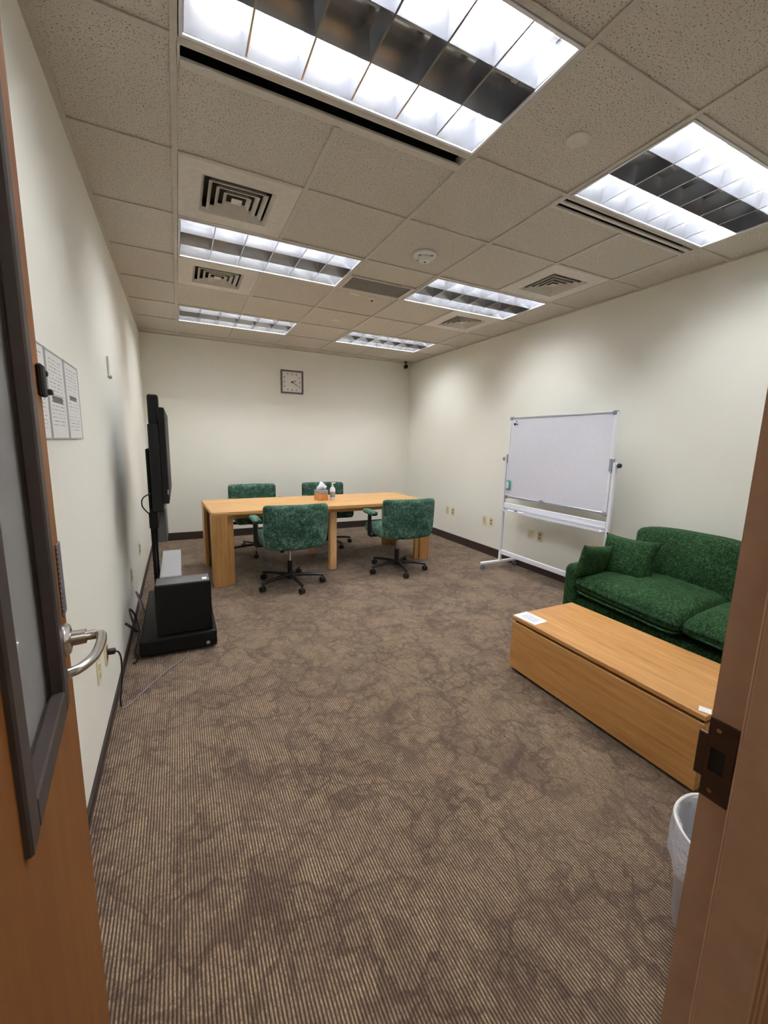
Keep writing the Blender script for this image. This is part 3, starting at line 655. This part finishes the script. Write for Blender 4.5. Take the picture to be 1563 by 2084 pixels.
# ------------------------------------------------------------------ media cart and television
def media():
    r = thing('media_cart', 'black wheeled media cart with equipment box beside the wall', 'media cart', (-.11, .47, 0))
    MB().box(-.225, .222, -.03, .95, .022, .128, .012, 2).build('base', 'cart_black', r)
    for x in (-.17, .17):
        for y in (.04, .88): MB().cyl((x-.012, y, .018), (x+.012, y, .018), .018, n=14).build('caster', 'caster_black', r, True)
    b = MB().box(-.125, .20, .0, .16, .128, .462, .008, 2).build('equipment_box', 'cart_black', r)
    MB().box(-.118, .193, .006, .154, .462, .466, .002, 1).build('sheen_lid', 'cart_grey', b)  # grey colour paints in the light's sheen on the black box top
    MB().box(.150, .178, .03, .07, .466, .469).build('white_sticker', 'paper', b)
    MB().box(-.10, .03, .14, .86, .444, .478, .006, 2).build('shelf', 'shelf_grey', r)
    for y in (.26, .78): MB().box(-.08, .0, y, y+.04, .128, .444).build('shelf_leg', 'cart_black', r)
    for y in (.34, .62): MB().box(-.142, -.120, y, y+.06, .128, 1.30, .004, 2).build('column', 'cart_black', r)
    MB().box(-.105, -.045, .36, .66, .66, .90, .006, 1).build('rear_panel', 'cart_grey', r)
    MB().box(-.135, -.085, .14, .34, .80, .904, .006, 1).build('bracket', 'cart_black', r)
    MB().cyl((.196-.03, -.031, .05), (.196-.03, -.028, .05), .012, n=12).build('badge', 'shelf_grey', r)
    t = thing('television', 'flat black television seen edge on above the media cart', 'television', (-.135, .60, .96))
    MB().box(-.022, .012, .0, .98, .0, .60, .006, 2).build('panel', 'tv_black', t); MB().box(.0121, .0135, .012, .968, .018, .588).build('screen', 'tv_screen', t)
    MB().box(-.085, -.022, .0, .80, -.055, .50, .010, 2).build('rear_housing', 'tv_black', t)
    MB().box(-.090, -.024, .23, .31, .5005, .695, .012, 2).build('camera_bar', 'tv_black', t)
    MB().box(-.105, -.085, .03, .20, -.02, .345, .006, 1).build('input_box', 'cart_black', t)
    MB().box(.004, .012, -.004, .0, .06, .09).build('side_button', 'shelf_grey', t)
    # cords
    c = thing('power_cord', 'dark power cord running from the wall outlet across the carpet', 'cord', (0, 0, 0))
    MB().tube(bez([(-.395, -.10, .345), (-.37, -.095, .335), (-.362, -.088, .28), (-.372, -.07, .15), (-.385, -.05, .06), (-.385, -.045, .012)], 8), .0042, 8).build('cable', 'cable_black', c, True)
    MB().tube(bez([(-.385, -.045, .012), (-.375, -.05, .006), (-.34, -.01, .006), (-.278, .101, .006), (-.184, .251, .006), (-.10, .36, .006), (-.07, .44, .006), (-.06, .52, .012)], 8), .0042, 8).build('floor_run', 'cable_grey', c, True)
    MB().rbox((.035, .03, .026), .008, (-.397, -.10, .347), 1, 2).build('plug', 'cable_black', c, 'all')
    for n, pts in enumerate(([(-.36, .56, .16), (-.39, .62, .28), (-.37, .7, .2), (-.352, .66, .1), (-.37, .55, .03), (-.352, .45, .012), (-.37, .42, .008)],
                             [(-.346, 1.10, .06), (-.37, 1.06, .2), (-.385, 1.0, .27), (-.36, .93, .2), (-.375, .88, .1), (-.352, .83, .04), (-.36, .76, .008)],
                             [(-.405, .50, .24), (-.385, .50, .22), (-.365, .51, .19), (-.352, .54, .16)])):
        tag(MB().tube(bez(pts, 7), (.006, .005, .008)[n], 8).build('cable', ('cable_black', 'cable_grey', 'cable_black')[n], None, True), ('black cable looping onto the carpet behind the media cart', 'grey cable hanging down behind the media cart', 'thick black plug lead poking towards the wall behind the cart')[n], 'cable', 'cables behind the media cart')
    tag(MB().tube(bez([(-.225, .62, 1.03), (-.27, .60, 1.0), (-.275, .60, .95), (-.245, .62, .90), (-.22, .64, .87)], 7), .004, 8).build('cable', 'cable_black', None, True), 'thin cable loop hanging below the television', 'cable', 'cables behind the media cart')
media()

# ------------------------------------------------------------------ wall items
def outlets():
    def plate(lab, x, y, z, s, kind, grp):
        r = thing('wall_outlet', lab, 'outlet', (x, y, z), 0, grp)
        MB().box(*(sorted((0, s*.006))), -.036, .036, -.058, .058, .003, 1).build('cover_plate', 'wall_plate', r)
        for dz in (-.02, .02): MB().box(*(sorted((s*.006, s*.009))), -.016, .016, dz-.014, dz+.014, .003, 1).build('socket', kind, r)
        MB().cyl((s*.006, 0, 0), (s*.008, 0, 0), .004, n=8).build('screw', 'satin_steel', r)
    R = [(2.588, .43, 'socket', 'cream wall plate nearest the table, left of a pair'), (2.454, .43, 'socket_brown', 'cream wall plate nearest the table, right of a pair'), (1.765, .425, 'socket', 'cream wall plate just left of the whiteboard, left of a pair'), (1.634, .425, 'socket_brown', 'cream wall plate just left of the whiteboard, right of a pair'),
         (.975, .41, 'socket', 'cream wall plate seen under the whiteboard tray, left of a pair'), (.841, .41, 'socket_brown', 'cream wall plate with brown sockets seen under the whiteboard tray'), (.166, .42, 'socket', 'cream wall plate beside the sofa arm under the whiteboard')]
    for y, z, k, lab in R: plate(lab, XR, y, z, -1, k, 'wall plates on the whiteboard wall')
    Lf = [(-.30, .362, 'socket', 'cream wall plate below the door lever'), (-.105, .350, 'socket_brown', 'cream wall plate with a black plug in it'), (1.135, .362, 'socket', 'cream wall plate behind the media cart cables'), (1.905, .376, 'socket_brown', 'cream wall plate on the far side of the media cart')]
    for y, z, k, lab in Lf: plate(lab, XL, y, z, 1, k, 'wall plates on the media cart wall')
outlets()
def wall_things():
    for y, m, lab in ((-.775, 'notice_plain', 'printed notice half hidden behind the door edge'), (-.533, 'notice_bar', 'printed notice with a dark bar across its middle'), (-.288, 'notice_mixed', 'printed notice furthest from the door, bold lines low down')):
        r = thing('paper_notice', lab, 'notice', (XL, y, 1.506), 0, 'paper notices on the wall')
        MB().box(.001, .003, -.112, .112, -.139, .139).build('sheet', m, r)
        m2 = MB()
        for a in ((-.116, .116, .139, .143), (-.116, .116, -.143, -.139), (-.116, -.112, -.139, .139), (.112, .116, -.139, .139)): m2.box(0, .005, *a)
        m2.build('sleeve_edge', 'sleeve_grey', r)
    r = thing('wall_controller', 'small white control box high on the wall past the notices', 'controller', (XL, .83, 1.80))
    MB().box(0, .012, -.05, .05, -.062, .062, .004, 1).build('case', 'wall', r); MB().box(.012, .0135, -.02, .03, -.058, -.046).build('display', 'grey_plastic', r)
    r = thing('wall_clock', 'square wall clock with brown frame and pale face', 'clock', (1.4735, YB, 2.216))
    a = .162
    m = MB()
    for q in ((-a, a, a-.02, a), (-a, a, -a, -a+.02), (-a, -a+.02, -a+.02, a-.02), (a-.02, a, -a+.02, a-.02)): m.box(q[0], q[1], -.038, 0, q[2], q[3], .005, 2)
    m.build('frame', 'clock_frame', r); MB().box(-a+.01, a-.01, -.016, -.001, -a+.01, a-.01).build('face', 'clock_face', r)
    for k in range(12):
        t = 2*PI*k/12; q = .112; x, z = math.sin(t), math.cos(t); sc = min(1.12, 1/max(abs(x), abs(z))); x *= q*sc; z *= q*sc
        MB().box(x-.008, x+.008, -.0175, -.016, z-.011, z+.011, .001, 1).build('hour_mark', 'corner_grey', r)
    def hand(ang, l, w, y, nm):
        MB().box(-w/2, w/2, y-.002, y, -.015, l).xform(Matrix.Rotation(ang, 4, 'Y')).build(nm, 'dark', r)
    hand(math.radians(70), .062, .009, -.0185, 'hour_hand'); hand(math.radians(120), .098, .006, -.0215, 'minute_hand')
    MB().cyl((0, -.016, 0), (0, -.0255, 0), .01, n=14).build('hub', 'dark', r)
wall_things()

# ------------------------------------------------------------------ waste bin behind the jamb
def bin_():
    r = thing('waste_bin', 'grey waste bin with white liner bag just inside the doorway', 'waste bin', (1.247, -1.923, 0))
    MB().lathe([(.0001, .002), (.105, .002), (.112, .01), (.135, .330), (.132, .330), (.108, .014), (.0001, .012)], n=36).build('body', 'bin', r, True)
    def wob(a, j): return (.004*math.sin(5*a)+.003*math.sin(11*a+j))*(1 if j not in (5, 6) else .3)
    prof = [(.100, .05), (.115, .18), (.124, .26), (.129, .315), (.134, .340), (.1395, .344), (.144, .336), (.144, .315), (.147, .280), (.150, .245), (.147, .222)]
    m = MB(); m.lathe(prof, n=48, wob=wob)
    f = [f for f in m.bm.faces if len(f.verts) > 4]; bmesh.ops.delete(m.bm, geom=f, context='FACES_ONLY')
    b = m.build('liner_bag', 'bag', r, 'all')
    MB().tube([(.141*math.cos(a), .141*math.sin(a), .342+.002*math.sin(6*a)) for a in [2*PI*i/40 for i in range(41)]], .0045, 6).build('rolled_rim', 'white_plastic', b, 'all')
bin_()
# unseen corridor lamp, added outside the door to light jamb and leaf
def corridor_fill_lamp():
    r = thing('corridor_fill_light', 'unseen ceiling light panel added in the corridor outside', 'light', (.3, -3.2, 2.59))
    MB().box(-.6, .6, -.3, .3, -.02, 0, .004, 1).build('housing', 'steel_white', r); MB().box(-.58, .58, -.28, .28, -.024, -.0205).build('lens', 'corridor_fill_lens', r)
corridor_fill_lamp()
